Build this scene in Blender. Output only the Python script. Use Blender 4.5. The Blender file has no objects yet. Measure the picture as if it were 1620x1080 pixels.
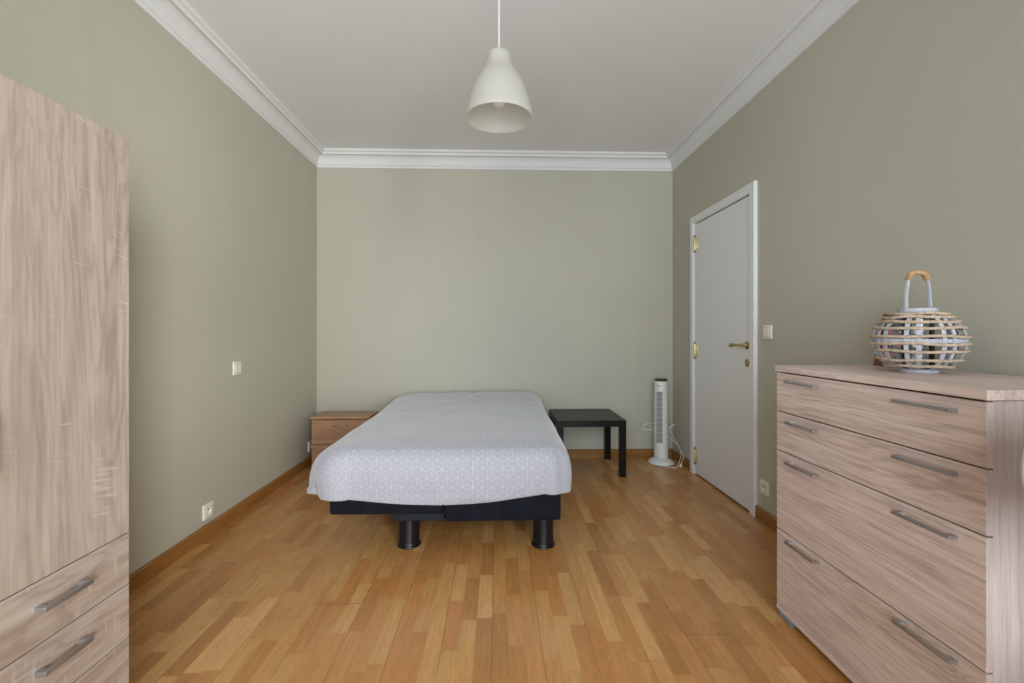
import bpy, bmesh, math, random
from mathutils import Vector, Matrix, noise
random.seed(7)
SC = bpy.context.scene
COL = SC.collection
PI = math.pi

# ------------------------------------------------------------------ camera
FPX = 720.0
YAW = math.atan(22.7 / FPX)
cam_d = bpy.data.cameras.new('camera')
cam = bpy.data.objects.new('camera', cam_d)
COL.objects.link(cam)
cam.location = (0, 0, 1.151)
cam.rotation_euler = (PI / 2, 0, -YAW)
cam_d.sensor_width = 36
cam_d.sensor_fit = 'HORIZONTAL'
cam_d.lens = 36 * FPX / 1620
cam_d.shift_y = -(540 - 525.0) / 1620
cam_d.clip_start = 0.02
SC.camera = cam

# ------------------------------------------------------------------ room dimensions
XL, XR, YB, YF, ZC = -1.628, 1.613, 4.15, -1.15, 2.765
WX0, WX1, WZ0, WZ1 = -1.30, 1.50, 0.25, 2.55 # the window behind the camera

# ------------------------------------------------------------------ light
SC.view_settings.view_transform = 'Standard'
SC.view_settings.look = 'None'
SC.view_settings.gamma = 1.0
SC.view_settings.use_curve_mapping = False
SC.view_settings.exposure = 0.0
W = bpy.data.worlds.new('sky')
SC.world = W
W.use_nodes = True
nt = W.node_tree
bg = nt.nodes['Background']
sky = nt.nodes.new('ShaderNodeTexSky')
sky.sky_type = 'HOSEK_WILKIE'
sky.sun_direction = Vector((0.5, 0.6, 0.6)).normalized()
sky.turbidity = 6
nt.links.new(sky.outputs[0], bg.inputs[0])
bg.inputs[1].default_value = 1.8


def area(name, loc, rot, sx, sy, power, col):
    d = bpy.data.lights.new(name, 'AREA')
    d.shape = 'RECTANGLE'; d.size = sx; d.size_y = sy; d.energy = power; d.color = col
    o = bpy.data.objects.new(name, d); COL.objects.link(o)
    o.location = loc; o.rotation_euler = rot
    return o


# daylight coming through the window opening
area('daylight', ((WX0 + WX1) / 2, YF - 0.16, (WZ0 + WZ1) / 2), (PI / 2, 0, 0),
     WX1 - WX0, WZ1 - WZ0, 182, (0.84, 0.93, 1.0))
# added lamp off to the right, brightening the left side through the same window
area('side_fill', (3.4, -4.3, 1.5), (math.radians(92), 0, math.radians(38)), 2.6, 3.4, 830, (1.0, 0.98, 0.93))


SC.cycles.max_bounces = 10
SC.cycles.diffuse_bounces = 7
SC.cycles.sample_clamp_indirect = 6


# ------------------------------------------------------------------ helpers
def tag(o, label=None, cat=None, group=None, kind=None):
    if label: o['label'] = label
    if cat: o['category'] = cat
    if group: o['group'] = group
    if kind: o['kind'] = kind
    return o


def thing(name, label, cat, loc=(0, 0, 0), rz=0, group=None):
    o = bpy.data.objects.new(name, None); COL.objects.link(o)
    o.empty_display_size = 0.1
    o.location = loc; o.rotation_euler = (0, 0, rz)
    return tag(o, label, cat, group)


def obj(name, bm, mat, parent=None, smooth=None):
    me = bpy.data.meshes.new(name)
    bmesh.ops.recalc_face_normals(bm, faces=bm.faces[:])
    bm.to_mesh(me); bm.free()
    for m in (mat if isinstance(mat, (list, tuple)) else [mat]):
        me.materials.append(m)
    o = bpy.data.objects.new(name, me); COL.objects.link(o)
    if parent is not None: o.parent = parent
    if smooth is not None:
        me.polygons.foreach_set('use_smooth', [True] * len(me.polygons))
        if smooth < 180:
            try:
                me.set_sharp_from_angle(angle=math.radians(smooth))
            except Exception:
                pass
    return o


def dup(root, loc, rz):
    r = root.copy(); COL.objects.link(r); r.location = loc; r.rotation_euler = (0, 0, rz)
    for ch in list(root.children):
        c = ch.copy(); COL.objects.link(c); c.parent = r
        for g in list(ch.children):
            d = g.copy(); COL.objects.link(d); d.parent = c
    return r


def box(bm, x0, x1, y0, y1, z0, z1, bev=0.0, seg=2):
    r = bmesh.ops.create_cube(bm, size=1)
    vs = r['verts']
    for v in vs:
        v.co = Vector((x0 + (v.co.x + .5) * (x1 - x0), y0 + (v.co.y + .5) * (y1 - y0), z0 + (v.co.z + .5) * (z1 - z0)))
    if bev > 0:
        es = list({e for v in vs for e in v.link_edges})
        bmesh.ops.bevel(bm, geom=es, offset=bev, segments=seg, profile=.5, affect='EDGES')
    return bm


def nb(): return bmesh.new()


def bx(*a, **k): return box(nb(), *a, **k)


def lathe(bm, prof, n=48, c=(0, 0, 0), cap0=False, cap1=False, a0=0.0, a1=2 * PI):
    full = abs(a1 - a0 - 2 * PI) < 1e-6
    m = n if full else n + 1
    rings = []
    for (r, z) in prof:
        rings.append([bm.verts.new((c[0] + r * math.cos(a0 + (a1 - a0) * i / n), c[1] + r * math.sin(a0 + (a1 - a0) * i / n), c[2] + z)) for i in range(m)])
    for a, b in zip(rings[:-1], rings[1:]):
        for i in range(n):
            j = (i + 1) % m
            bm.faces.new((a[i], a[j], b[j], b[i]))
    if cap0: bm.faces.new(rings[0][::-1])
    if cap1: bm.faces.new(rings[-1])
    return bm


def tube(bm, pts, r, n=10, closed=False, cap=True, rfun=None, flat=None):
    """sweep a circle (or ellipse flat=(ra, rb, up)) along pts"""
    pts = [Vector(p) for p in pts]
    N = len(pts)
    rings = []
    up = Vector(flat[2]) if flat else None
    prev = None
    for i, p in enumerate(pts):
        if closed: t = pts[(i + 1) % N] - pts[(i - 1) % N]
        else: t = pts[min(i + 1, N - 1)] - pts[max(i - 1, 0)]
        t.normalize()
        if up is not None:
            a = up.cross(t)
            if a.length < 1e-6: a = Vector((1, 0, 0))
            a.normalize()
        else:
            if prev is None:
                a = t.cross(Vector((0, 0, 1)))
                if a.length < 1e-3: a = t.cross(Vector((1, 0, 0)))
            else:
                a = prev - t * prev.dot(t)
            a.normalize()
        prev = a
        b = t.cross(a); b.normalize()
        rr = rfun(i / max(1, N - 1)) if rfun else r
        ra, rb = (flat[0], flat[1]) if flat else (rr, rr)
        rings.append([bm.verts.new(p + a * ra * math.cos(2 * PI * k / n) + b * rb * math.sin(2 * PI * k / n)) for k in range(n)])
    M = N if closed else N - 1
    for i in range(M):
        A, B = rings[i], rings[(i + 1) % N]
        for k in range(n):
            l = (k + 1) % n
            bm.faces.new((A[k], A[l], B[l], B[k]))
    if cap and not closed:
        bm.faces.new(rings[0][::-1]); bm.faces.new(rings[-1])
    return bm


def catmull(P, per=8):
    P = [Vector(p) for p in P]
    Q = [P[0] * 2 - P[1]] + P + [P[-1] * 2 - P[-2]]
    out = []
    for i in range(1, len(Q) - 2):
        for k in range(per):
            t = k / per
            a, b, c, d = Q[i - 1], Q[i], Q[i + 1], Q[i + 2]
            out.append(.5 * ((2 * b) + (c - a) * t + (2 * a - 5 * b + 4 * c - d) * t * t + (3 * b - a - 3 * c + d) * t ** 3))
    out.append(Q[-2])
    return out


def prism(bm, prof, fa, fb):
    """prof list of 2D; fa/fb map a 2D point to 3D at both ends"""
    A = [bm.verts.new(fa(*p)) for p in prof]
    B = [bm.verts.new(fb(*p)) for p in prof]
    n = len(prof)
    for i in range(n):
        j = (i + 1) % n
        bm.faces.new((A[i], A[j], B[j], B[i]))
    bm.faces.new(A[::-1]); bm.faces.new(B)
    return bm


# ------------------------------------------------------------------ node helpers
class N:
    def __init__(s, name):
        s.m = bpy.data.materials.new(name); s.m.use_nodes = True
        s.t = s.m.node_tree; s.n = s.t.nodes
        s.b = s.n['Principled BSDF']

    def new(s, ty, **kw):
        n = s.n.new(ty)
        for k, v in kw.items(): setattr(n, k, v)
        return n

    def link(s, a, b):
        s.t.links.new(a, b)

    def put(s, node, i, v):
        if v is None: return
        if hasattr(v, 'is_output') or isinstance(v, bpy.types.NodeSocket): s.link(v, node.inputs[i])
        else: node.inputs[i].default_value = v

    def math(s, op, a, b=None, c=None, clamp=False):
        n = s.new('ShaderNodeMath', operation=op, use_clamp=clamp)
        s.put(n, 0, a); s.put(n, 1, b); s.put(n, 2, c)
        return n.outputs[0]

    def vmath(s, op, a, b=None, c=None):
        n = s.new('ShaderNodeVectorMath', operation=op)
        s.put(n, 0, a); s.put(n, 1, b); s.put(n, 2, c)
        return n.outputs['Value'] if op in ('DOT_PRODUCT', 'LENGTH', 'DISTANCE') else n.outputs[0]

    def scale(s, a, f):
        n = s.new('ShaderNodeVectorMath', operation='SCALE'); s.put(n, 0, a); s.put(n, 3, f)
        return n.outputs[0]

    def comb(s, x, y, z):
        n = s.new('ShaderNodeCombineXYZ'); s.put(n, 0, x); s.put(n, 1, y); s.put(n, 2, z)
        return n.outputs[0]

    def sep(s, v):
        n = s.new('ShaderNodeSeparateXYZ'); s.put(n, 0, v)
        return n.outputs

    def noise(s, vec, scale=5, detail=4, rough=.5, dist=0.0):
        n = s.new('ShaderNodeTexNoise')
        s.put(n, 'Vector', vec); s.put(n, 'Scale', scale); s.put(n, 'Detail', detail)
        s.put(n, 'Roughness', rough); s.put(n, 'Distortion', dist)
        return n.outputs['Fac']

    def ramp(s, fac, stops, interp='LINEAR'):
        n = s.new('ShaderNodeValToRGB'); n.color_ramp.interpolation = interp
        e = n.color_ramp.elements
        while len(e) < len(stops): e.new(.5)
        for k, (p, c) in enumerate(stops):
            e[k].position = p
            e[k].color = (c[0], c[1], c[2], 1) if not isinstance(c, (int, float)) else (c, c, c, 1)
        s.put(n, 0, fac)
        return n.outputs[0]

    def mix(s, f, a, b, mode='MIX'):
        n = s.new('ShaderNodeMix', data_type='RGBA', blend_type=mode)
        s.put(n, 0, f); s.put(n, 6, a); s.put(n, 7, b)
        return n.outputs[2]

    def bump(s, h, dist=.001, strength=1.0):
        n = s.new('ShaderNodeBump'); s.put(n, 'Height', h); s.put(n, 'Distance', dist); s.put(n, 'Strength', strength)
        s.link(n.outputs[0], s.b.inputs['Normal'])

    def base(s, v): s.put(s.b, 'Base Color', v)
    def rough(s, v): s.put(s.b, 'Roughness', v)


def srgb(r, g, b):
    f = lambda c: (c / 255 / 12.92) if c / 255 <= .04045 else ((c / 255 + .055) / 1.055) ** 2.4
    return (f(r), f(g), f(b), 1)


def lin(r, g, b): return (r, g, b, 1)


def plain(name, col, rough=.5, metal=0.0, mott=0.0, mscale=20, bump=0.0, spec=None):
    k = N(name)
    tc = k.new('ShaderNodeTexCoord').outputs['Object']
    nz = k.noise(tc, mscale, 4)
    if mott > 0:
        dark = tuple(c * (1 - mott) for c in col[:3]); lite = tuple(min(1, c * (1 + mott)) for c in col[:3])
        k.base(k.ramp(nz, [(.3, dark), (.7, lite)]))
    else: k.base(col)
    k.rough(rough); k.put(k.b, 'Metallic', metal)
    if spec is not None: k.put(k.b, 'Specular IOR Level', spec)
    if bump > 0: k.bump(nz, bump)
    return k.m


# ---- wall paint: sage green-grey with faint roller mottling and scuffs
def wall_mat(name, col):
    k = N(name)
    tc = k.new('ShaderNodeTexCoord').outputs['Object']
    big = k.noise(tc, 1.1, 3, .5)
    streak = k.noise(k.vmath('MULTIPLY', tc, (6.0, 6.0, 1.0)), 1.2, 4, .6)
    c1 = k.mix(k.math('MULTIPLY_ADD', big, 1.6, -.3, clamp=True), tuple(c * .95 for c in col[:3]) + (1,), tuple(c * 1.05 for c in col[:3]) + (1,))
    sc = k.ramp(streak, [(.60, 0.0), (.80, 1.0)])
    c2 = k.mix(k.math('MULTIPLY', sc, .12), c1, tuple(c * .62 for c in col[:3]) + (1,))
    k.base(c2); k.rough(.62)
    k.bump(k.noise(tc, 260, 2), .0006, .35)
    return k.m


M_WALL = wall_mat('sage_paint', lin(.450, .434, .352))
M_CEIL = plain('ceiling_paint', lin(.79, .785, .78), .8, mott=.015, mscale=2)
M_CORN = plain('cornice_plaster', lin(.70, .695, .685), .6)
M_WHITE = plain('white_lacquer', lin(.72, .72, .725), .35)
M_BRASS = plain('brass', lin(.50, .37, .16), .3, metal=1.0, mott=.12, mscale=60)
M_BRASSP = plain('pale_brass', lin(.70, .58, .32), .35, metal=.8)
M_BRASSD = plain('aged_steel', lin(.16, .13, .10), .4, metal=.9)
M_CREAM = plain('cream_plastic', lin(.74, .72, .64), .35)
M_DARK = plain('gap_shade', lin(.012, .011, .010), .7)  # near-black colour standing in for shade inside gaps and holes
M_STEEL = plain('brushed_steel', lin(.40, .40, .41), .38, metal=.85, mott=.05, mscale=90)
M_FANW = plain('fan_white_plastic', lin(.70, .705, .67), .3)
M_CORD = plain('white_cord', lin(.75, .74, .70), .45)


# ---- parquet
def floor_mat():
    k = N('oak_parquet')
    tc = k.new('ShaderNodeTexCoord').outputs['Object']
    x, y, z = k.sep(tc)
    SW = .0612
    xs = k.math('DIVIDE', k.math('ADD', x, .022), SW)
    ix = k.math('FLOOR', xs); fx = k.math('FRACT', xs)
    wn = k.new('ShaderNodeTexWhiteNoise', noise_dimensions='1D'); k.put(wn, 'W', ix)
    r1 = wn.outputs['Value']
    L = k.math('MULTIPLY_ADD', r1, .16, .30)
    wn2 = k.new('ShaderNodeTexWhiteNoise', noise_dimensions='1D'); k.put(wn2, 'W', k.math('ADD', ix, 33.7))
    ys = k.math('ADD', k.math('DIVIDE', y, L), k.math('MULTIPLY', wn2.outputs['Value'], 9))
    iy = k.math('FLOOR', ys); fy = k.math('FRACT', ys)
    wn3 = k.new('ShaderNodeTexWhiteNoise', noise_dimensions='2D'); k.put(wn3, 'Vector', k.comb(ix, iy, 0))
    rv = wn3.outputs['Value']; rc = wn3.outputs['Color']
    tone = k.ramp(rv, [(0, lin(0.388, 0.180, 0.049)), (0.28, lin(0.474, 0.205, 0.059)), (0.55, lin(0.493, 0.241, 0.074)), (0.8, lin(0.521, 0.278, 0.090)), (1, lin(0.608, 0.327, 0.124))])
    off = k.scale(rc, 17.0)
    gv = k.vmath('ADD', k.vmath('MULTIPLY', tc, (38.0, 2.6, 1.0)), off)
    grain = k.noise(gv, 1.6, 6, .62, .6)
    gv2 = k.vmath('ADD', k.vmath('MULTIPLY', tc, (9.0, 1.3, 1.0)), off)
    fig = k.noise(gv2, 2.2, 3, .5, 1.6)
    rings = k.math('SINE', k.math('MULTIPLY', fig, 42.0))
    g1 = k.math('MULTIPLY_ADD', grain, .72, .64)
    g2 = k.math('MULTIPLY_ADD', rings, .05, 1.0)
    col = k.mix(1.0, tone, k.comb(k.math('MULTIPLY', g1, g2), k.math('MULTIPLY', g1, g2), k.math('MULTIPLY', g1, g2)), 'MULTIPLY')
    pores = k.noise(k.vmath('ADD', k.vmath('MULTIPLY', tc, (320.0, 9.0, 1.0)), off), 1.0, 2, .5)
    col = k.mix(k.math('MULTIPLY', k.ramp(pores, [(.30, 1.0), (.42, 0.0)]), .22), col, lin(.16, .075, .025))
    # seams: fine between strips, stronger at every third strip and board ends
    ex = k.math('MULTIPLY', k.math('MINIMUM', fx, k.math('SUBTRACT', 1.0, fx)), SW)
    ey = k.math('MULTIPLY', k.math('MINIMUM', fy, k.math('SUBTRACT', 1.0, fy)), L)
    s1 = k.math('LESS_THAN', ex, .00035)
    s2 = k.math('LESS_THAN', ey, .0005)
    x3 = k.math('DIVIDE', k.math('ADD', x, .022), SW * 3)
    f3 = k.math('FRACT', x3); i3 = k.math('FLOOR', x3)
    e3 = k.math('MULTIPLY', k.math('MINIMUM', f3, k.math('SUBTRACT', 1.0, f3)), SW * 3)
    s3 = k.math('LESS_THAN', e3, .0009)
    wn4 = k.new('ShaderNodeTexWhiteNoise', noise_dimensions='1D'); k.put(wn4, 'W', k.math('ADD', i3, 5.3))
    yb = k.math('ADD', k.math('DIVIDE', y, 2.2), k.math('MULTIPLY', wn4.outputs['Value'], 5))
    fb = k.math('FRACT', yb)
    eb = k.math('MULTIPLY', k.math('MINIMUM', fb, k.math('SUBTRACT', 1.0, fb)), 2.2)
    s4 = k.math('LESS_THAN', eb, .0011)
    strong = k.math('MULTIPLY', k.math('MAXIMUM', s3, s4), .85)
    weak = k.math('MULTIPLY', k.math('MAXIMUM', s1, s2), .34)
    seam = k.math('MAXIMUM', strong, weak)
    col = k.mix(seam, col, lin(.11, .055, .022))
    # worn patches
    wear = k.noise(tc, 1.7, 5, .6)
    col = k.mix(k.math('MULTIPLY', k.ramp(wear, [(.45, 0.0), (.75, 1.0)]), .16), col, lin(.50, .34, .20))
    k.base(col)
    k.rough(k.math('MULTIPLY_ADD', k.noise(tc, 6, 4), .15, .21))
    k.put(k.b, 'Specular IOR Level', .5)
    h = k.math('SUBTRACT', k.math('MULTIPLY', grain, .12), seam)
    k.bump(h, .0006, .5)
    return k.m


# ---- decor wood. axis = direction of the grain in object coordinates
def wood(name, dark, mid, light, axis='z', sc=1.0, rough=.45, figure=.5, saw=0.0, lines=.5):
    k = N(name)
    tc = k.new('ShaderNodeTexCoord').outputs['Object']
    oi = k.new('ShaderNodeObjectInfo').outputs['Random']
    tc = k.vmath('ADD', tc, k.comb(k.math('MULTIPLY', oi, 3.1), k.math('MULTIPLY', oi, 7.3), k.math('MULTIPLY', oi, 5.7)))
    st = {'x': (.09, 1, 1), 'y': (1, .09, 1), 'z': (1, 1, .09)}[axis]
    v1 = k.vmath('MULTIPLY', tc, tuple(a * 9 * sc for a in st))
    broad = k.noise(v1, 1.0, 3, .55, .5)
    v2 = k.vmath('MULTIPLY', tc, tuple(a * (70 * sc if a == 1 else 45 * sc) for a in st))
    fine = k.noise(v2, 1.0, 5, .65, .2)
    v3 = k.vmath('MULTIPLY', tc, tuple((a if a == 1 else .16) * 5.0 * sc for a in st))
    fig = k.noise(v3, 1.0, 3, .5, .8)
    ring = k.math('SINE', k.math('ADD', k.math('MULTIPLY', fig, 95.0), k.math('MULTIPLY', fine, 2.0)))
    ring = k.math('POWER', k.math('MULTIPLY_ADD', ring, .5, .5), 2.0)
    mask = k.ramp(k.noise(v3, .55, 2), [(.42, 0.0), (.62, 1.0)])
    f = k.math('ADD', k.math('MULTIPLY', broad, .52), k.math('MULTIPLY', fine, .58))
    f = k.math('SUBTRACT', f, k.math('MULTIPLY', k.math('MULTIPLY', ring, mask), .16 * figure))
    col = k.ramp(f, [(.34, dark), (.53, mid), (.72, light)])
    ln = k.ramp(k.noise(k.vmath('MULTIPLY', tc, tuple((240 * sc if a == 1 else 6.0) for a in st)), 1.0, 2), [(.30, 1.0), (.42, 0.0)])
    col = k.mix(k.math('MULTIPLY', ln, .35 * lines), col, tuple(c * .62 for c in dark[:3]) + (1,))
    ln2 = k.ramp(k.noise(k.vmath('MULTIPLY', k.vmath('ADD', tc, k.scale(k.comb(fig, fig, fig), .05)), tuple((75 * sc if a == 1 else 2.2) for a in st)), 1.0, 3, .6), [(.36, 1.0), (.50, 0.0)])
    col = k.mix(k.math('MULTIPLY', ln2, .30 * lines), col, tuple(c * .72 for c in dark[:3]) + (1,))
    if saw > 0:      # pale saw marks running across the grain
        sv = {'x': (60, 8, 8), 'y': (8, 60, 8), 'z': (7, 7, 120)}[axis]
        tilt = k.vmath('ADD', tc, k.scale(k.comb(0, 0, k.math('MULTIPLY', k.sep(tc)[1], .18)), 1.0)) if axis == 'z' else tc
        s_ = k.ramp(k.noise(k.vmath('MULTIPLY', tilt, sv), 1.0, 2, .5), [(.58, 0.0), (.68, 1.0)])
        pm = k.ramp(k.noise(k.vmath('MULTIPLY', tc, tuple(a * 11 if a == 1 else 3.0 for a in st)), 1.0, 2), [(.54, 0.0), (.66, 1.0)])
        col = k.mix(k.math('MULTIPLY', k.math('MULTIPLY', s_, pm), saw), col, tuple(min(1, c * 1.3) for c in light[:3]) + (1,))
    k.base(col); k.rough(rough)
    k.bump(fine, .0004, .4)
    return k.m


SD, SM, SL = lin(.33, .255, .21), lin(.43, .35, .295), lin(.52, .445, .39)
M_SONV = wood('sonoma_oak_vertical', SD, SM, SL, 'z', 1.0, .5, .8, .42)
M_SONH = wood('sonoma_oak_horizontal', SD, SM, SL, 'y', 1.0, .5, 1.0, .40)
CD, CM, CL = lin(.49, .37, .31), lin(.67, .53, .465), lin(.76, .64, .58)
M_CHH = wood('walnut_decor_horizontal', CD, CM, CL, 'y', 1.3, .42, .8, 0, 1.5)
M_CHV_SHADE = wood('walnut_decor_vertical_shaded', lin(.40, .315, .285), lin(.54, .44, .41), lin(.63, .54, .51), 'z', 1.5, .42, .1, 0, .7)  # darker, bluer copy of the chest decor: side-face shade is in its colour
ND, NM, NL = lin(.27, .135, .070), lin(.40, .22, .125), lin(.49, .29, .175)
M_NS = wood('cherry_decor', ND, NM, NL, 'x', 1.6, .35, .8)
M_BASE = wood('oak_baseboard', lin(.20, .080, .017), lin(.28, .120, .027), lin(.36, .17, .045), 'y', 2.2, .35, .8)
M_BASEX = wood('oak_baseboard_back', lin(.20, .080, .017), lin(.28, .120, .027), lin(.36, .17, .045), 'x', 2.2, .35, .8)
M_LACK = wood('black_brown_veneer', lin(.004, .0035, .0035), lin(.006, .005, .0048), lin(.010, .008, .0072), 'x', 2.5, .34, .6)
M_LACK.node_tree.nodes['Principled BSDF'].inputs['Specular IOR Level'].default_value = .22
M_FRAME = wood('reddish_wood', lin(.09, .022, .008), lin(.14, .038, .012), lin(.19, .058, .020), 'z', 3, .4, .3)
M_FLOOR = floor_mat()

# ------------------------------------------------------------------ the setting
T_ = .12
tag(obj('floor', bx(XL - T_, XR + T_, YF - T_, YB + T_, -.1, 0), M_FLOOR), kind='structure')
tag(obj('ceiling', bx(XL - T_, XR + T_, YF - T_, YB + T_, ZC, ZC + .1), M_CEIL), kind='structure')
tag(obj('wall_left', bx(XL - T_, XL, YF - T_, YB + T_, 0, ZC), M_WALL), kind='structure')
tag(obj('wall_back', bx(XL, XR, YB, YB + T_, 0, ZC), M_WALL), kind='structure')
DY0, DY1, DZ = 2.828, 3.655, 2.035      # door opening in the right wall
bm = nb()
box(bm, XR, XR + T_, YF - T_, DY0, 0, ZC)
box(bm, XR, XR + T_, DY1, YB + T_, 0, ZC)
box(bm, XR, XR + T_, DY0, DY1, DZ, ZC)
tag(obj('wall_right', bm, M_WALL), kind='structure')
bm = nb()
box(bm, XL, WX0, YF - T_, YF, 0, ZC)
box(bm, WX1, XR, YF - T_, YF, 0, ZC)
box(bm, WX0, WX1, YF - T_, YF, 0, WZ0)
box(bm, WX0, WX1, YF - T_, YF, WZ1, ZC)
tag(obj('wall_front', bm, M_WALL), kind='structure')

# window behind the camera
bm = nb()
fw = .05
box(bm, WX0, WX0 + fw, YF - .10, YF - .03, WZ0, WZ1, .004)
box(bm, WX1 - fw, WX1, YF - .10, YF - .03, WZ0, WZ1, .004)
box(bm, WX0 + fw, WX1 - fw, YF - .10, YF - .03, WZ0, WZ0 + fw, .004)
box(bm, WX0 + fw, WX1 - fw, YF - .10, YF - .03, WZ1 - fw, WZ1, .004)
mx = (WX0 + WX1) / 2
box(bm, mx - .03, mx + .03, YF - .10, YF - .03, WZ0 + fw, WZ1 - fw, .004)
win = tag(obj('window_1', bm, M_WHITE), kind='structure')
k = N('window_pane')
tr = k.new('ShaderNodeBsdfTransparent'); gl = k.new('ShaderNodeBsdfGlossy'); gl.inputs['Roughness'].default_value = .02
fr = k.new('ShaderNodeFresnel'); mxs = k.new('ShaderNodeMixShader')
k.link(fr.outputs[0], mxs.inputs[0]); k.link(tr.outputs[0], mxs.inputs[1]); k.link(gl.outputs[0], mxs.inputs[2])
k.link(mxs.outputs[0], k.n['Material Output'].inputs[0])
M_PANE = k.m
for a, b in ((WX0 + fw, mx - .03), (mx + .03, WX1 - fw)):
    obj('pane', bx(a, b, YF - .067, YF - .063, WZ0 + fw, WZ1 - fw), M_PANE, win)

# cornice: plaster profile with cove, mitred in the corners
prof = [(0, ZC - .138), (.011, ZC - .138), (.013, ZC - .120), (.010, ZC - .116), (.017, ZC - .112), (.019, ZC - .104)]
for i in range(0, 9):
    t = PI / 2 * i / 8
    prof.append((.019 + .056 * (1 - math.cos(t)), ZC - .104 + .068 * math.sin(t)))
prof += [(.0755, ZC - .041), (.083, ZC - .043), (.087, ZC - .036), (.0885, ZC - .026), (.094, ZC - .022), (.1035, ZC - .020), (.107, ZC - .015), (.107, ZC), (0, ZC)]
segs = [('trim_1', lambda p, z: (XL + p, YF + p, z), lambda p, z: (XL + p, YB - p, z)),
        ('trim_2', lambda p, z: (XL + p, YB - p, z), lambda p, z: (XR - p, YB - p, z)),
        ('trim_3', lambda p, z: (XR - p, YB - p, z), lambda p, z: (XR - p, YF + p, z)),
        ('trim_4', lambda p, z: (XR - p, YF + p, z), lambda p, z: (XL + p, YF + p, z))]
for nm, fa, fb in segs:
    o = obj(nm, prism(nb(), prof, fa, fb), M_CORN, smooth=28)
    tag(o, kind='structure')

# baseboards
BH, BT = .077, .015
bp = [(0, 0), (BT, 0), (BT, BH - .006), (BT - .004, BH - .001), (BT - .008, BH), (0, BH)]
tag(obj('baseboard_left', prism(nb(), bp, lambda p, z: (XL + p, YF, z), lambda p, z: (XL + p, YB - p, z)), M_BASE), kind='structure')
tag(obj('baseboard_back', prism(nb(), bp, lambda p, z: (XL + p, YB - p, z), lambda p, z: (XR - p, YB - p, z)), M_BASEX), kind='structure')
bm = prism(nb(), bp, lambda p, z: (XR - p, YB - p, z), lambda p, z: (XR - p, 3.722, z))
prism(bm, bp, lambda p, z: (XR - p, 2.778, z), lambda p, z: (XR - p, YF, z))
tag(obj('baseboard_right', bm, M_BASE), kind='structure')

# door
door = tag(obj('door_1', bx(XR - .010, XR + .030, DY0 + .0135, DY1 - .0135, .012, DZ - .014, .002), M_WHITE), kind='structure')
bm = nb()
CY0, CY1, CZ = 2.778, 3.722, 2.092
cx0, cx1 = XR - .022, XR
# casing: three mitred boards with an eased inner edge
cw = .062
cp = [(0, 0), (0, .018), (.004, .022), (cw - .010, .022), (cw, .012), (cw, 0)]        # (across, proud)
prism(bm, cp, lambda a, p: (XR - p, CY0 + a, 0), lambda a, p: (XR - p, CY0 + a, CZ - a))
prism(bm, cp, lambda a, p: (XR - p, CY1 - a, 0), lambda a, p: (XR - p, CY1 - a, CZ - a))
prism(bm, cp, lambda a, p: (XR - p, CY0 + a, CZ - a), lambda a, p: (XR - p, CY1 - a, CZ - a))
# jamb lining
box(bm, XR - .001, XR + T_, DY0, DY0 + .010, 0, DZ)
box(bm, XR - .001, XR + T_, DY1 - .010, DY1, 0, DZ)
box(bm, XR + .032, XR + T_, DY0, DY1, DZ - .030, DZ)
obj('door_frame', bm, M_WHITE, door)
obj('threshold', bx(XR + .002, XR + T_, DY0, DY1, 0.0, .004), M_DARK, door)  # dark strip painting the shade in the gap under the leaf
for hz in (1.863, 1.003, .151):
    bm = nb()
    lathe(bm, [(.0, -.052), (.0065, -.052), (.0075, -.045), (.0075, .045), (.0065, .052), (0, .052)], 14, (XR - .019, DY1 - .020, hz))
    box(bm, XR - .018, XR - .009, DY1 - .055, DY1 - .022, hz - .045, hz + .045, .001)
    hg = obj('hinge', bm, M_BRASSP, door, smooth=40)
    bm = nb()
    for s in (-1, 1):
        lathe(bm, [(.0, 0), (.0065, 0), (.005, .006 * s), (.0062, .012 * s), (.0, .020 * s)], 12, (XR - .019, DY1 - .020, hz + .052 * s))
    obj('hinge_finial', bm, M_BRASSD, hg, smooth=60)
# lever handle with round rose, lever pointing towards the hinges
bm = nb()
HY_, HZ_ = 2.875, 1.066
RX = XR - .010
for (yy, zz) in ((HY_, HZ_),):
    b2 = nb(); lathe(b2, [(0, 0), (.026, 0), (.026, .004), (.020, .009), (.013, .011), (.010, .020), (.0095, .045), (0, .045)], 32)
    bmesh.ops.transform(b2, matrix=Matrix.Translation((RX, yy, zz)) @ Matrix.Rotation(-PI / 2, 4, 'Y'), verts=b2.verts)
    me = bpy.data.meshes.new('t'); b2.to_mesh(me); b2.free(); bm.from_mesh(me); bpy.data.meshes.remove(me)
tube(bm, catmull([(RX - .045, HY_ - .006, HZ_), (RX - .047, HY_ + .02, HZ_), (RX - .047, HY_ + .06, HZ_ + .001), (RX - .046, HY_ + .100, HZ_ - .001), (RX - .044, HY_ + .128, HZ_ - .004)], 6),
     .007, 12, rfun=lambda t: .0085 if t < .12 else (.0065 if t < .5 else .0065 + .0065 * min(1, (t - .5) / .3)))
obj('door_handle', bm, M_BRASS, door, smooth=40)
b2 = nb(); lathe(b2, [(0, 0), (.025, 0), (.025, .003), (.019, .006), (.018, .004), (.006, .004), (.005, .009), (0, .009)], 32)
bmesh.ops.transform(b2, matrix=Matrix.Translation((RX, HY_, .953)) @ Matrix.Rotation(-PI / 2, 4, 'Y'), verts=b2.verts)
obj('keyhole_rose', b2, M_BRASS, door, smooth=40)


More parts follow.
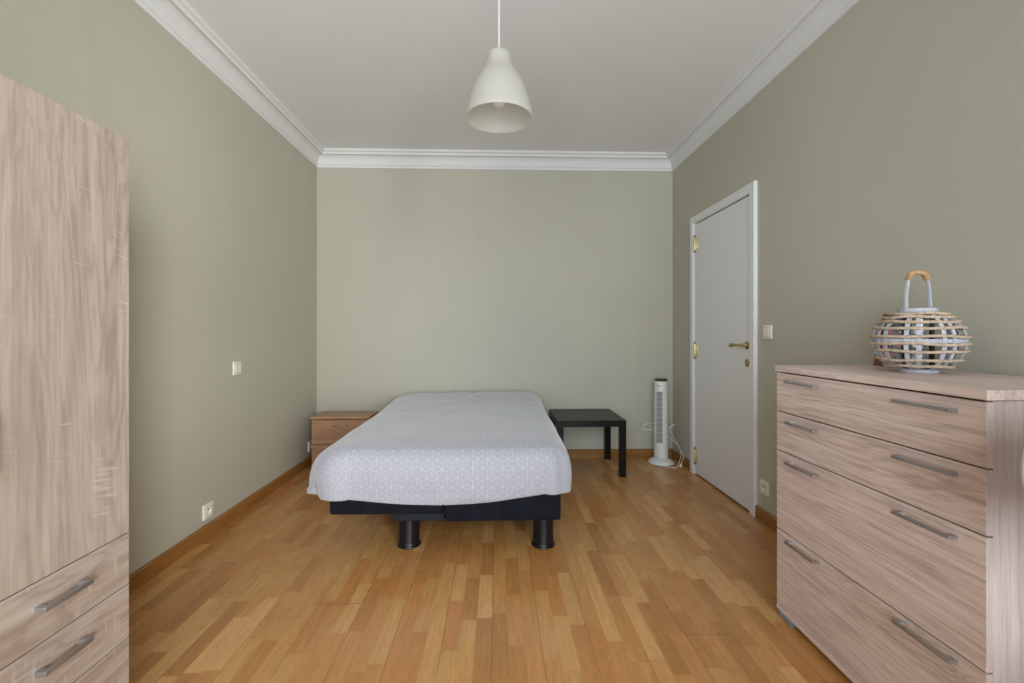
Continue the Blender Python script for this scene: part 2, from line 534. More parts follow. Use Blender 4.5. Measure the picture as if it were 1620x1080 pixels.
# switches and sockets, built facing +X at the wall then turned
def switch(loc, rz, label):
    t = thing('light_switch', label, 'light switch', loc, rz)
    bm = bx(0, .010, -.041, .041, -.041, .041, .003, 3)
    obj('cover_plate', bm, M_CREAM, t, smooth=40)
    bm = nb()
    prism(bm, [(.0095, -.029), (.0135, -.029), (.0165, 0), (.0125, .029), (.0095, .029)], lambda a, b: (a, -.028, b), lambda a, b: (a, .028, b))
    obj('rocker', bm, M_CREAM, t)
    bm = nb()
    box(bm, .0098, .0103, -.0295, .0295, -.0305, .0305)
    obj('shadow_gap', bm, M_DARK, t)
    return t


def socket(loc, rz, label):
    t = thing('wall_socket', label, 'power socket', loc, rz)
    bm = nb()
    # plate with round well
    n = 40
    fr_ = [bm.verts.new((.011, .0215 * math.cos(2 * PI * i / n), .0215 * math.sin(2 * PI * i / n))) for i in range(n)]
    dp = [bm.verts.new((.0015, .0200 * math.cos(2 * PI * i / n), .0200 * math.sin(2 * PI * i / n))) for i in range(n)]

    def sq(i, h):
        a = 2 * PI * i / n; c, s = math.cos(a), math.sin(a); m = max(abs(c), abs(s))
        return (h * c / m, h * s / m)
    ou = [bm.verts.new((.011, *sq(i, .037))) for i in range(n)]
    o2 = [bm.verts.new((.009, *sq(i, .041))) for i in range(n)]
    o3 = [bm.verts.new((0, *sq(i, .042))) for i in range(n)]
    for A, B in ((dp, fr_), (fr_, ou), (ou, o2), (o2, o3)):
        for i in range(n):
            j = (i + 1) % n
            bm.faces.new((A[i], A[j], B[j], B[i]))
    bm.faces.new(dp)
    obj('cover_plate', bm, M_CREAM, t, smooth=30)
    bm = nb()
    for s in (-1, 1):
        b2 = nb(); lathe(b2, [(0, 0), (.0026, 0), (.0026, .0006), (0, .0006)], 12)
        bmesh.ops.transform(b2, matrix=Matrix.Translation((.0015, .0095 * s, 0)) @ Matrix.Rotation(PI / 2, 4, 'Y'), verts=b2.verts)
        me = bpy.data.meshes.new('t'); b2.to_mesh(me); b2.free(); bm.from_mesh(me); bpy.data.meshes.remove(me)
    obj('pin_holes', bm, M_DARK, t)
    b2 = nb(); lathe(b2, [(.0024, 0), (.0024, .013), (.001, .0145), (0, .0145)], 12)
    bmesh.ops.transform(b2, matrix=Matrix.Translation((.0015, 0, .011)) @ Matrix.Rotation(PI / 2, 4, 'Y'), verts=b2.verts)
    obj('earth_pin', b2, M_STEEL, t, smooth=40)
    return t


switch((XL, 2.887, .926), 0, 'cream light switch on the left wall, near the wardrobe')
switch((XR, 2.663, 1.150), PI, 'cream light switch on the right wall, just beside the white door')
socket((XL, 2.605, .150), 0, 'cream power socket low on the left wall, just above the baseboard')
socket((XL, 4.000, .165), 0, 'cream power socket at the far left corner, half hidden beside the nightstand')
socket((XR, 2.700, .210), PI, 'white power socket low on the right wall between door and chest')


# bar handle pointing along Y, sticking out towards +X from x=0
def bar_handle(name, length, proud, h, th, parent, loc, flip=1, vertical=False):
    bm = nb()
    box(bm, proud - th, proud, -length / 2, length / 2, -h / 2, h / 2, .0012, 2)
    for s in (-1, 1):
        y0, y1 = (length / 2 - .012, length / 2) if s > 0 else (-length / 2, -length / 2 + .012)
        prism(bm, [(0, y0 - (.006 if s > 0 else 0)), (0, y1 + (.006 if s < 0 else 0)), (proud - th + .0005, y1), (proud - th + .0005, y0)],
              lambda a, b: (a, b, -h / 2 + .0005), lambda a, b: (a, b, h / 2 - .0005))
    M = Matrix.Translation(loc)
    if vertical: M = M @ Matrix.Rotation(PI / 2, 4, 'X')
    if flip < 0: M = M @ Matrix.Rotation(PI, 4, 'Z')
    bmesh.ops.transform(bm, matrix=M, verts=bm.verts)
    return obj(name, bm, M_STEEL, parent, smooth=40)


# ------------------------------------------------------------------ wardrobe on the left
wr = thing('wardrobe', 'tall light oak wardrobe with long doors above steel-handled drawers, at left', 'wardrobe', (-1.118, .965, 0))
wb = -.492                      # back, local x
bm = nb()
box(bm, wb, -.001, -.430, -.414, 0, 1.725)
box(bm, wb, -.001, .414, .430, 0, 1.725)
box(bm, wb, -.001, -.414, .414, 1.709, 1.725)
box(bm, wb, -.002, -.414, .414, .06, .076)
box(bm, wb, -.010, -.414, .414, 0, .06)
box(bm, wb, wb + .006, -.414, .414, .076, 1.709)
box(bm, wb + .006, -.002, -.008, .008, .076, 1.709)
obj('body', bm, M_SONV, wr)
for s in (-1, 1):
    y0, y1 = (.0015, .4295) if s > 0 else (-.4295, -.0015)
    dr = obj('door', bx(0, .018, y0, y1, .5555, 1.7235, .0008), M_SONV, wr)
    bar_handle('handle', .13, .028, .013, .008, dr, (.018, (y0 + .030 if s > 0 else y1 - .030), .905), vertical=True)
    for (z0, z1, hz) in ((.4025, .5525, .490), (.2435, .3995, .337), (.0845, .2405, .178)):
        dw = obj('drawer', bx(0, .018, y0, y1, z0, z1, .0008), M_SONH, wr)
        bar_handle('handle', .13, .027, .013, .008, dw, (.018, (y0 + y1) / 2 , hz))

# ------------------------------------------------------------------ chest of drawers on the right
# local: front faces -x
ch = thing('chest_of_drawers', 'wide taupe wood chest of four drawers against the right wall', 'chest of drawers', (1.14, 1.425, 0))
cd = .455; hw = .400
bm = nb()
box(bm, .018, cd, -hw + .004, -hw + .022, .027, .990, .0008)
box(bm, .018, cd, hw - .022, hw - .004, .027, .990, .0008)
box(bm, .019, cd, -hw + .022, hw - .022, .027, .045)
box(bm, cd - .006, cd, -hw + .022, hw - .022, .045, .990)
obj('body', bm, M_CHV_SHADE, ch)
obj('bottom_rail', bx(-.001, .018, -hw, hw, .027, .046, .001), M_CHH, ch)
obj('top', bx(-.004, cd + .004, -hw - .004, hw + .004, .9915, 1.0155, .0012), M_CHH, ch)
for (z0, z1, hz) in ((.8325, .9865, .957), (.6745, .8285, .799), (.3555, .6705, .641), (.0485, .3515, .333)):
    dw = obj('drawer', bx(0, .0175, -hw + .001, hw - .001, z0, z1, .0012), [M_CHH, M_CHV_SHADE], ch)
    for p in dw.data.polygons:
        if abs(p.normal.y) > .8: p.material_index = 1  # drawer ends take the shade-toned copy
    for yc in (-.250, .235):
        bar_handle('handle', .166, .024, .0085, .009, dw, (0, yc, hz), flip=-1)
    # drawer box behind the front, coloured near-black as shade in the gaps
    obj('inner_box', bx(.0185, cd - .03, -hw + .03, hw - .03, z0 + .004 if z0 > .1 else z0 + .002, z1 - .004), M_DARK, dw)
for yy in (-hw + .05, hw - .05):
    for xx in (.04, cd - .06):
        obj('foot', bx(xx - .035, xx + .02, yy - .035, yy + .045, 0, .0265, .002), plain('grey_plastic', lin(.22, .25, .29), .3) if 'grey_plastic' not in bpy.data.materials else bpy.data.materials['grey_plastic'], ch)

# ------------------------------------------------------------------ nightstand
ns = thing('nightstand', 'small cherry wood nightstand with drawers left of the bed', 'nightstand', (-1.312, 3.835, 0))
hw, dp = .236, .265
bm = nb()
box(bm, -hw, -hw + .016, .017, dp, 0, .424)
box(bm, hw - .016, hw, .017, dp, 0, .424)
box(bm, -hw + .016, hw - .016, dp - .006, dp, .03, .424)
box(bm, -hw + .016, hw - .016, .03, .045, 0, .04)
box(bm, -hw + .016, hw - .016, .02, dp - .006, .04, .055)
obj('body', bm, M_NS, ns)
obj('top', bx(-hw - .010, hw + .010, -.008, dp + .004, .4245, .448, .005, 3), M_NS, ns)
for z0, z1 in ((.2165, .4175), (.012, .2125)):
    dw = obj('drawer', bx(-hw + .001, hw - .001, 0, .0165, z0, z1, .0015), M_NS, ns)
    zc = z1 - .046
    bm = tube(nb(), catmull([(-.055, .001, zc), (-.050, -.016, zc), (-.025, -.023, zc), (0, -.025, zc), (.025, -.023, zc), (.050, -.016, zc), (.055, .001, zc)], 5), .005, 10)
    obj('handle', bm, M_STEEL, dw, smooth=60)

# ------------------------------------------------------------------ black side table
tb = thing('side_table', 'low square black side table right of the bed', 'side table', (.745, 3.855, 0))
obj('tabletop', bx(-.275, .275, -.275, .275, .400, .450, .0015), M_LACK, tb)
for sx in (-1, 1):
    for sy in (-1, 1):
        x0 = .225 if sx > 0 else -.275; y0 = .225 if sy > 0 else -.275
        obj('leg', bx(x0, x0 + .05, y0, y0 + .05, 0, .3995, .0012), M_LACK, tb)

# ------------------------------------------------------------------ tower fan
FX, FY = 1.438, 3.965
view = math.atan2(-FY, -FX)              # direction from the fan to the room side
fa = view - math.radians(15)             # the grille looks a little to the left
fan = thing('tower_fan', 'slim white tower fan in the far right corner', 'fan', (FX, FY, 0), fa)
bm = nb()
lathe(bm, [(0, 0), (.108, 0), (.113, .004), (.113, .010), (.105, .020), (.085, .034), (.070, .042), (.064, .046), (0, .046)], 56)
obj('base', bm, M_FANW, fan, smooth=40)
# column with a slot (local +X is the front)
g = math.radians(29)
Z0, Z1, G0, G1 = .047, .722, .188, .630
R_ = lambda z: .0625 - .005 * (z - Z0) / (Z1 - Z0)
bm = nb()
lathe(bm, [(R_(Z0) - .004, Z0)] + [(R_(z), z) for z in (Z0 + .004, .1, G0)], 72, cap0=True)
lathe(bm, [(R_(G0), G0), (R_((G0 + G1) / 2), (G0 + G1) / 2), (R_(G1), G1)], 60, a0=g, a1=2 * PI - g)
lathe(bm, [(R_(z), z) for z in (G1, .68, Z1 - .003)] + [(R_(Z1) - .003, Z1)], 72, cap1=True)
obj('column', bm, M_FANW, fan, smooth=40)
gr_dark = plain('grille_shadow', lin(.13, .13, .125), .6)
gp = nb()
lathe(gp, [(R_(G0) - .010, G0), (R_(G1) - .010, G1)], 24, a0=-g * 1.05, a1=g * 1.05)
for z_ in (G0, G1):
    pr = [(R_(z_) - .010), (R_(z_) + .0001)]
    va = [[gp.verts.new((r * math.cos(-g + 2 * g * i / 16), r * math.sin(-g + 2 * g * i / 16), z_)) for i in range(17)] for r in pr]
    for i in range(16): gp.faces.new((va[0][i], va[0][i + 1], va[1][i + 1], va[1][i]))
obj('air_slot', gp, gr_dark, fan, smooth=40)
gp = nb()
for i in range(13):
    a = -g + 2 * g * i / 12
    tube(gp, [((R_(z) - .002) * math.cos(a), (R_(z) - .002) * math.sin(a), z) for z in (G0, G1)], .0010 if i not in (0, 12) else .002, 6)
for j in range(1, 10):
    z = G0 + (G1 - G0) * j / 10
    tube(gp, [((R_(z) - .0005) * math.cos(-g + 2 * g * i / 10), (R_(z) - .0005) * math.sin(-g + 2 * g * i / 10), z) for i in range(11)], .0017, 6)
obj('grille', gp, M_FANW, fan, smooth=60)
bm = nb()
lathe(bm, [(.0505, Z1), (.0525, Z1 + .003), (.0525, Z1 + .015), (.049, Z1 + .018), (0, Z1 + .018)], 48, cap0=True)
obj('control_cap', bm, plain('glossy_black', lin(.010, .010, .009), .2), fan, smooth=40)
bm = nb()                                 # small illegible wordmark above the grille
zz = .680
for i, (hgt, w) in enumerate(((.013, .003), (.008, .004), (.008, .004), (.008, .004), (.012, .002), (.008, .003), (.010, .003))):
    a = math.radians(-19 + i * 5.2)
    r = R_(zz) + .0006
    c_ = Vector((r * math.cos(a), r * math.sin(a), zz))
    tn = Vector((-math.sin(a), math.cos(a), 0)) * w / 2
    v = [bm.verts.new(c_ + tn * s + Vector((0, 0, q))) for s, q in ((-1, -.004), (1, -.004), (1, -.004 + hgt), (-1, -.004 + hgt))]
    bm.faces.new(v)
obj('logo', bm, plain('logo_grey', lin(.10, .10, .10), .5), fan)
# tied cord loops behind the column and the hanging plug, in fan-local coordinates
Mi = (Matrix.Translation((FX, FY, 0)) @ Matrix.Rotation(fa, 4, 'Z')).inverted()
L = lambda pts: [Mi @ Vector(p) for p in pts]
bm = nb()
cr = .0026
tube(bm, catmull(L([(1.385, 4.035, .300), (1.345, 4.05, .318), (1.315, 4.055, .312), (1.300, 4.055, .285), (1.325, 4.05, .272), (1.37, 4.04, .273), (1.41, 4.035, .270)]), 8), cr, 8)
tube(bm, catmull(L([(1.41, 4.035, .330), (1.355, 4.045, .335), (1.318, 4.05, .325), (1.306, 4.05, .300), (1.33, 4.045, .284), (1.38, 4.04, .283)]), 8), cr, 8)
tube(bm, catmull(L([(1.46, 4.03, .280), (1.515, 4.01, .292), (1.560, 4.00, .318), (1.572, 3.99, .335), (1.545, 3.99, .325), (1.52, 3.985, .300), (1.535, 3.97, .255), (1.565, 3.93, .185), (1.575, 3.875, .135), (1.578, 3.83, .115), (1.570, 3.80, .085), (1.558, 3.80, .055), (1.552, 3.80, .035)]), 8), cr, 8)
tube(bm, catmull(L([(1.46, 4.03, .245), (1.505, 3.985, .232), (1.55, 3.93, .185), (1.568, 3.87, .150), (1.562, 3.83, .100), (1.545, 3.82, .055), (1.530, 3.81, .025), (1.505, 3.80, .0035), (1.47, 3.815, .0030), (1.44, 3.835, .0030), (1.415, 3.85, .0040), (1.395, 3.868, .006)]), 8), cr, 8)
obj('power_cord', bm, M_CORD, fan, smooth=60)
bm = nb()
P0, P1 = Mi @ Vector((1.553, 3.800, .040)), Mi @ Vector((1.540, 3.792, .012))
tube(bm, [P0, P0.lerp(P1, .3), P0.lerp(P1, .7), P1], .01, 12, rfun=lambda t: .0045 + .0085 * min(1, t * 1.5))
q = (P1 - P0).normalized()
sd = q.cross(Vector((0, 0, 1))).normalized()
plug = obj('plug', bm, M_CORD, fan, smooth=40)
bm = nb()
for s in (-1, 1):
    a = P1 + sd * .007 * s
    tube(bm, [a, a + q * .009], .0022, 8)
obj('plug_pin', bm, M_STEEL, plug, smooth=40)

# ------------------------------------------------------------------ bed base
M_VELVET = plain('navy_black_velvet', lin(.0050, .0058, .0105), .9, mott=.35, mscale=14)
k = M_VELVET.node_tree.nodes['Principled BSDF']
k.inputs['Specular IOR Level'].default_value = .2; k.inputs['Sheen Weight'].default_value = .05; k.inputs['Sheen Roughness'].default_value = .4
k.inputs['Sheen Tint'].default_value = (.35, .38, .55, 1)
M_LEG = plain('black_satin_plastic', lin(.006, .006, .008), .28, spec=.35)
bed = thing('bed', 'low bed on black upholstered base with thick round black legs', 'bed', (0, 0, 0))


def soft_box(x0, x1, y0, y1, z0, z1, r=.018, bulge=.006):
    bm = nb()
    box(bm, x0, x1, y0, y1, z0, z1, r, 4)
    return bm


obj('base', soft_box(-.275, .331, 2.370, 4.095, .165, .400, .014), M_VELVET, bed, smooth=50)
obj('lower_base', soft_box(-.552, -.280, 2.388, 4.090, .165, .205, .006), plain('dark_grey_fabric', lin(.014, .016, .022), .85, spec=.2), bed, smooth=50)
obj('side_extension', soft_box(-.866, -.283, 2.366, 4.085, .208, .400, .014), M_VELVET, bed, smooth=50)
bm = nb()
tube(bm, catmull([(-.289, 2.360, .300), (-.282, 2.357, .278), (-.279, 2.354, .250), (-.272, 2.354, .222), (-.262, 2.356, .208)], 5), .005, 8)
tube(bm, catmull([(-.266, 2.362, .300), (-.262, 2.358, .275), (-.261, 2.356, .245), (-.270, 2.356, .212)], 5), .004, 8)
obj('piping', bm, M_VELVET, bed, smooth=60)
obj('mattress', soft_box(-.850, .318, 2.400, 4.095, .402, .535, .035), plain('mattress_ticking', lin(.6, .6, .58), .8), bed, smooth=50)
for (lx, ly) in ((-.480, 2.486), (.247, 2.462), (-.480, 3.95), (.247, 3.95)):
    bm = nb()
    lathe(bm, [(0, 0), (.060, 0), (.0635, .003), (.0635, .008), (.060, .013), (.0565, .016), (.0555, .022), (.0555, .1655), (0, .1655)], 48, (lx, ly, 0))
    obj('leg', bm, M_LEG, bed, smooth=40)


# ------------------------------------------------------------------ duvet
def duvet_mat():
    k = N('hexagon_hatched_cotton')
    uv = k.new('ShaderNodeUVMap'); uv.uv_map = 'UVMap'
    Wd = .0515
    p = k.vmath('MULTIPLY', uv.outputs[0], (1 / Wd, 1 / (Wd * 1.06), 0))
    r = (1.0, math.sqrt(3), 1.0); h = (.5, math.sqrt(3) / 2, 0.0)
    a = k.vmath('SUBTRACT', k.vmath('MODULO', k.vmath('ADD', p, (400.0, 400 * r[1], 0)), r), h)
    b = k.vmath('SUBTRACT', k.vmath('MODULO', k.vmath('ADD', p, (400.0 - .5, 399.5 * r[1], 0)), r), h)
    la = k.vmath('LENGTH', k.vmath('MULTIPLY', a, (1, 1, 0))); lb = k.vmath('LENGTH', k.vmath('MULTIPLY', b, (1, 1, 0)))
    sel = k.math('LESS_THAN', la, lb)
    mv = k.new('ShaderNodeMix', data_type='VECTOR'); k.put(mv, 0, sel); k.put(mv, 4, b); k.put(mv, 5, a)
    g = mv.outputs[1]
    d_ = lambda deg: (math.cos(math.radians(deg)), math.sin(math.radians(deg)), 0)
    D = [k.vmath('DOT_PRODUCT', g, d_(t)) for t in (90, 210, 330)]
    S = [k.vmath('DOT_PRODUCT', g, d_(t)) for t in (60, 180, 300)]     # stripe coordinate of each rhombus
    E = [k.vmath('DOT_PRODUCT', g, d_(t)) for t in (120, 240, 0)]      # coordinate across the other edges
    m12 = k.math('MAXIMUM', D[1], D[2])
    is0 = k.math('GREATER_THAN', D[0], m12)
    is1 = k.math('MULTIPLY', k.math('SUBTRACT', 1.0, is0), k.math('GREATER_THAN', D[1], D[2]))
    is2 = k.math('SUBTRACT', k.math('SUBTRACT', 1.0, is0), is1)
    pick = lambda X: k.math('ADD', k.math('ADD', k.math('MULTIPLY', is0, X[0]), k.math('MULTIPLY', is1, X[1])), k.math('MULTIPLY', is2, X[2]))
    s = pick(S); e = pick(E)
    # s, e run 0..0.5 across the rhombus
    NS = 6
    fs = k.math('FRACT', k.math('MULTIPLY', s, 2 * NS))
    tri = k.math('ABSOLUTE', k.math('SUBTRACT', fs, .5))
    dark = k.math('LESS_THAN', tri, .24)
    inb = k.math('MULTIPLY', k.math('MULTIPLY', k.math('GREATER_THAN', e, .020), k.math('LESS_THAN', e, .480)),
                 k.math('MULTIPLY', k.math('GREATER_THAN', s, .015), k.math('LESS_THAN', s, .485)))
    ln = k.math('MULTIPLY', dark, inb)
    col = k.mix(ln, lin(.55, .55, .60), lin(.13, .13, .17))
    k.base(col); k.rough(.9)
    k.put(k.b, 'Sheen Weight', .55); k.put(k.b, 'Sheen Roughness', .45)
    tc = k.new('ShaderNodeTexCoord').outputs['Object']
    k.bump(k.noise(tc, 420, 2), .0005, .3)
    return k.m


def build_duvet():
    bm = nb(); uvl = bm.loops.layers.uv.new('UVMap')
    x0, x1, y0, y1 = -.815, .300, 2.440, 4.010
    rc = .055
    # inner outline, anticlockwise, with outward normals
    P = []
    def arc(cx, cy, a0, a1, n):
        for i in range(n + 1):
            a = math.radians(a0 + (a1 - a0) * i / n)
            P.append((cx + rc * math.cos(a), cy + rc * math.sin(a), math.cos(a), math.sin(a)))
    def seg(xa, ya, xb, yb, nx, ny, n):
        for i in range(1, n):
            P.append((xa + (xb - xa) * i / n, ya + (yb - ya) * i / n, nx, ny))
    seg(x0 + rc, y0, x1 - rc, y0, 0, -1, 90); arc(x1 - rc, y0 + rc, -90, 0, 22)
    seg(x1, y0 + rc, x1, y1 - rc, 1, 0, 110); arc(x1 - rc, y1 - rc, 0, 90, 16)
    seg(x1 - rc, y1, x0 + rc, y1, 0, 1, 70); arc(x0 + rc, y1 - rc, 90, 180, 16)
    seg(x0, y1 - rc, x0, y0 + rc, -1, 0, 110); arc(x0 + rc, y0 + rc, 180, 270, 40)
    NP = len(P)

    def top(x, y):
        t = (y - y0) / (y1 - y0)
        z = .562 + .010 * math.sin(t * PI) + .052 * max(0, min(1, (t - .55) / .45)) ** 1.6
        z += .018 * t * (x - x0) / (x1 - x0)                       # head end a bit higher on the right
        z += .007 * noise.noise(Vector((x * 3.1, y * 2.3, 1.7))) + .0035 * noise.noise(Vector((x * 9, y * 7, 4.2)))
        # shallow dip between pillows
        z -= .010 * math.exp(-((x + .22) / .07) ** 2) * max(0, (t - .7) / .3)
        ed = min(x - x0, x1 - x, y - y0) / .16
        if ed < 1: z -= .010 * (1 - max(0, ed)) ** 2
        return z

    base_prof = [(0, 0), (.022, .003), (.044, .012), (.064, .030), (.080, .055), (.089, .085), (.093, .120), (.093, .155), (.091, .190), (.088, .222), (.083, .250), (.078, .268), (.055, .262)]

    def lerpprof(s):
        f = s * (len(base_prof) - 1); i = min(int(f), len(base_prof) - 2); f -= i
        a, b = base_prof[i], base_prof[i + 1]
        return a[0] + (b[0] - a[0]) * f, a[1] + (b[1] - a[1]) * f

    K = 34
    rows = []
    for (px, py, nx, ny) in P:
        zt = top(px, py)
        ang = math.degrees(math.atan2(ny, nx)) % 360
        left = max(0, -nx); front = max(0, -ny); right = max(0, nx)
        col = []
        arcl = 0; pr = None
        tt = (py - y0) / (y1 - y0)
        # hem height: target z at the bottom
        u = (px - x0) / (x1 - x0)
        hf = .298 - .041 * math.sin(max(0, min(1, u)) * PI) + .020 * max(0, (u - .45) / .55) ** 1.3
        if py < y0 + rc + .001:
            hem = hf - .012 * max(0, min(1, right / .8))
        else:
            hem = (.312 if nx > 0 else .303) + 0 * tt
            bl = max(0, 1 - (py - y0 - rc) / .15)
            hem = hem * (1 - bl) + (hf - (.012 if nx > 0 else 0)) * bl
        for j in range(K + 1):
            s = j / K
            o, d = lerpprof(s)
            depth = (zt - hem) / .268
            dz = d * depth
            if front < .5: o -= (.5 - front) * 2 * (.014 if left > .5 else .034) * max(0, (s - .62) / .38)      # sides tuck in under the edge
            # the left drape hangs further out
            o *= 1 + left * .65 * (1 - .55 * tt) + front * .12
            # flare of the left hem close to the foot corner
            w = 0
            if nx < -.2:
                dist = max(0, py - (y0 + rc))
                am = math.exp(-(max(0, dist - .03) / .20) ** 2)
                if ny < 0: am *= max(0, 1 - (-ny / .62)) ** .8
                w = am * max(0, (s - .30) / .70)
                o += .088 * w
                if s > .80: o += .02 * w
            # crease between side flap and the foot face
            if nx < -.05 and ny < -.2:
                cr = math.exp(-((ang - 206) / 9) ** 2) * max(0, (s - .40) / .60)
                o -= .055 * cr
            if ny < -.05 and abs(nx) > .05:      # corners hang clear of the base
                o += (.026 if nx < 0 else .012) * abs(2 * nx * ny) ** .7 * max(0, min(1, (s - .45) / .4))
            # pleats in the right foot corner
            if nx > .05 and ny < -.05:
                o += .008 * math.sin((ang - 270) / 90 * PI * 4) * min(1, s * 2.5) * math.sin((ang - 270) / 90 * PI)
                o += .010 * math.sin((ang - 270) / 90 * PI) * min(1, s * 2)
            q = Vector((px * 2.5, py * 2.5, s * 1.5))
            o += (.010 * noise.noise(q) + .005 * noise.noise(q * 3.1)) * min(1, s * 2)
            X, Y, Z = px + nx * o, py + ny * o, zt - dz
            if Y > YB - .02: Y = YB - .02
            if pr is not None: arcl += (Vector((X, Y, Z)) - pr).length
            pr = Vector((X, Y, Z))
            col.append((pr.copy(), (px + nx * arcl, py + ny * arcl)))
        rows.append(col)
    V = [[bm.verts.new(c[0]) for c in col] for col in rows]
    U = [[c[1] for c in col] for col in rows]

    def face(vs, us):
        f = bm.faces.new(vs)
        for l, u in zip(f.loops, us): l[uvl].uv = u
        f.smooth = True
    for i in range(NP):
        j = (i + 1) % NP
        for k_ in range(K):
            face((V[i][k_], V[j][k_], V[j][k_ + 1], V[i][k_ + 1]), (U[i][k_], U[j][k_], U[j][k_ + 1], U[i][k_ + 1]))
    # top: shrink the outline towards the centre line
    cxm = (x0 + x1) / 2
    RN = 26
    prev = [V[i][0] for i in range(NP)]; pu = [U[i][0] for i in range(NP)]
    yl0, yl1 = y0 + .5, y1 - .5
    for r in range(1, RN + 1):
        f = r / RN
        cur, cu = [], []
        for (px, py, nx, ny) in P:
            ty = min(max(py, yl0), yl1)
            X = px + (cxm - px) * f; Y = py + (ty - py) * f
            cur.append(bm.verts.new((X, Y, top(X, Y)))); cu.append((X, Y))
        for i in range(NP):
            j = (i + 1) % NP
            face((prev[i], prev[j], cur[j], cur[i]), (pu[i], pu[j], cu[j], cu[i]))
        prev, pu = cur, cu
    bmesh.ops.remove_doubles(bm, verts=bm.verts[:], dist=1e-5)
    return bm


o = obj('duvet', build_duvet(), duvet_mat(), smooth=180)
sol = o.modifiers.new('thickness', 'SOLIDIFY'); sol.thickness = .006; sol.offset = -1
tag(o, 'puffy white and grey duvet with hatched hexagon cube pattern covering the bed', 'duvet')

# pillow under the cover at the head, its corner just showing
bm = nb()
bmesh.ops.create_uvsphere(bm, u_segments=40, v_segments=24, radius=1)
for v in bm.verts:
    x, y, z = v.co
    sx = math.copysign(abs(x) ** .55, x); sy = math.copysign(abs(y) ** .55, y)
    cn = max(0, -sx) ** 5 * max(0, sy) ** 5
    v.co = Vector((sx * .285, sy * .155, z * .022 * (1 - .5 * max(abs(sx), abs(sy)) ** 4) + .085 * cn))
bmesh.ops.translate(bm, verts=bm.verts[:], vec=(-.545, 3.955, .560))
po = obj('pillow', bm, plain('white_cotton', lin(.72, .72, .66), .9), smooth=180)
tag(po, 'white pillow tucked under the duvet at the left head end of the bed', 'pillow')

# ------------------------------------------------------------------ pendant lamp
PX, PY, PZ = .006, 1.985, 2.081
lamp = thing('pendant_lamp', 'white bell-shaped pendant lamp hanging on a cord from the ceiling', 'pendant lamp', (PX, PY, PZ))
out = [(.1460, .000), (.1470, .006), (.1450, .024), (.1400, .048), (.1305, .088), (.1165, .130), (.1060, .152), (.0935, .174), (.0810, .192), (.0700, .210), (.0600, .230), (.0560, .248), (.0535, .264), (.0490, .277), (.0400, .2865), (.0250, .2930), (.0060, .2950)]
pts = catmull([(a, 0, b) for a, b in out], 4)
O_ = [(p.x, p.z) for p in pts]
I_ = [(max(.003, p.x - .0035), p.z - (.0035 if p.z > .27 else 0)) for p in pts]
bm = nb()
lathe(bm, O_ + I_[::-1][1:] + [O_[0]], 96)
k = N('lamp_opal_plastic')
k.base(lin(.60, .59, .55)); k.rough(.3)
k.put(k.b, 'Subsurface Weight', .0)
tl = k.new('ShaderNodeBsdfTranslucent'); tl.inputs[0].default_value = (.93, .92, .87, 1)
ms = k.new('ShaderNodeMixShader'); ms.inputs[0].default_value = .62
k.link(k.b.outputs[0], ms.inputs[1]); k.link(tl.outputs[0], ms.inputs[2]); k.link(ms.outputs[0], k.n['Material Output'].inputs[0])
obj('lamp_shade', bm, k.m, lamp, smooth=50)
bm = nb()
lathe(bm, [(0, .048), (.012, .049), (.022, .055), (.028, .066), (.030, .080), (.027, .094), (.019, .112), (.0135, .128), (.013, .150), (0, .150)], 32)
obj('bulb', bm, plain('frosted_bulb', lin(.80, .78, .74), .3), lamp, smooth=60)
bm = nb()
lathe(bm, [(0, .150), (.019, .150), (.021, .156), (.021, .205), (.014, .225), (.006, .290), (0, .290)], 24)
obj('bulb_holder', bm, M_CREAM, lamp, smooth=40)
bm = nb()
lathe(bm, [(.0028, .288), (.0028, ZC - PZ - .02)], 12)
obj('cord', bm, plain('white_cable', lin(.82, .81, .78), .5), lamp, smooth=60)
bm = nb()
lathe(bm, [(0, ZC - PZ - .035), (.010, ZC - PZ - .035), (.042, ZC - PZ - .020), (.046, ZC - PZ - .004), (.046, ZC - PZ - .0005), (0, ZC - PZ - .0005)], 32)
obj('ceiling_cap', bm, M_WHITE, lamp, smooth=40)

# ------------------------------------------------------------------ lantern on the chest
LX, LY, LZ = 1.415, 1.490, 1.0157
vd = Vector((LX, LY, 0)).normalized()
la = math.atan2(-vd.y, -vd.x)            # local +X looks at the viewer side
lan = thing('rope_lantern', 'round slatted lantern wound with rope, with a tall handle, on the chest', 'lantern', (LX, LY, LZ), la)
ropes = [(.0745, .195), (.0865, .184), (.1010, .168), (.1145, .148), (.1225, .121), (.1240, .097), (.1185, .073), (.1065, .044), (.0850, .024)]
M_ROPE = plain('jute_rope', lin(.46, .35, .25), .9, mott=.3, mscale=90)
M_WICK = wood('whitewashed_wood', lin(.30, .30, .34), lin(.42, .42, .47), lin(.54, .54, .60), 'z', 3, .7, .1)
prof_l = catmull([(.052, 0, .010), (.082, 0, .024), (.104, 0, .045), (.1165, 0, .073), (.1215, 0, .097), (.1200, 0, .121), (.1120, 0, .148), (.0985, 0, .168), (.083, 0, .184), (.068, 0, .195), (.050, 0, .200)], 4)
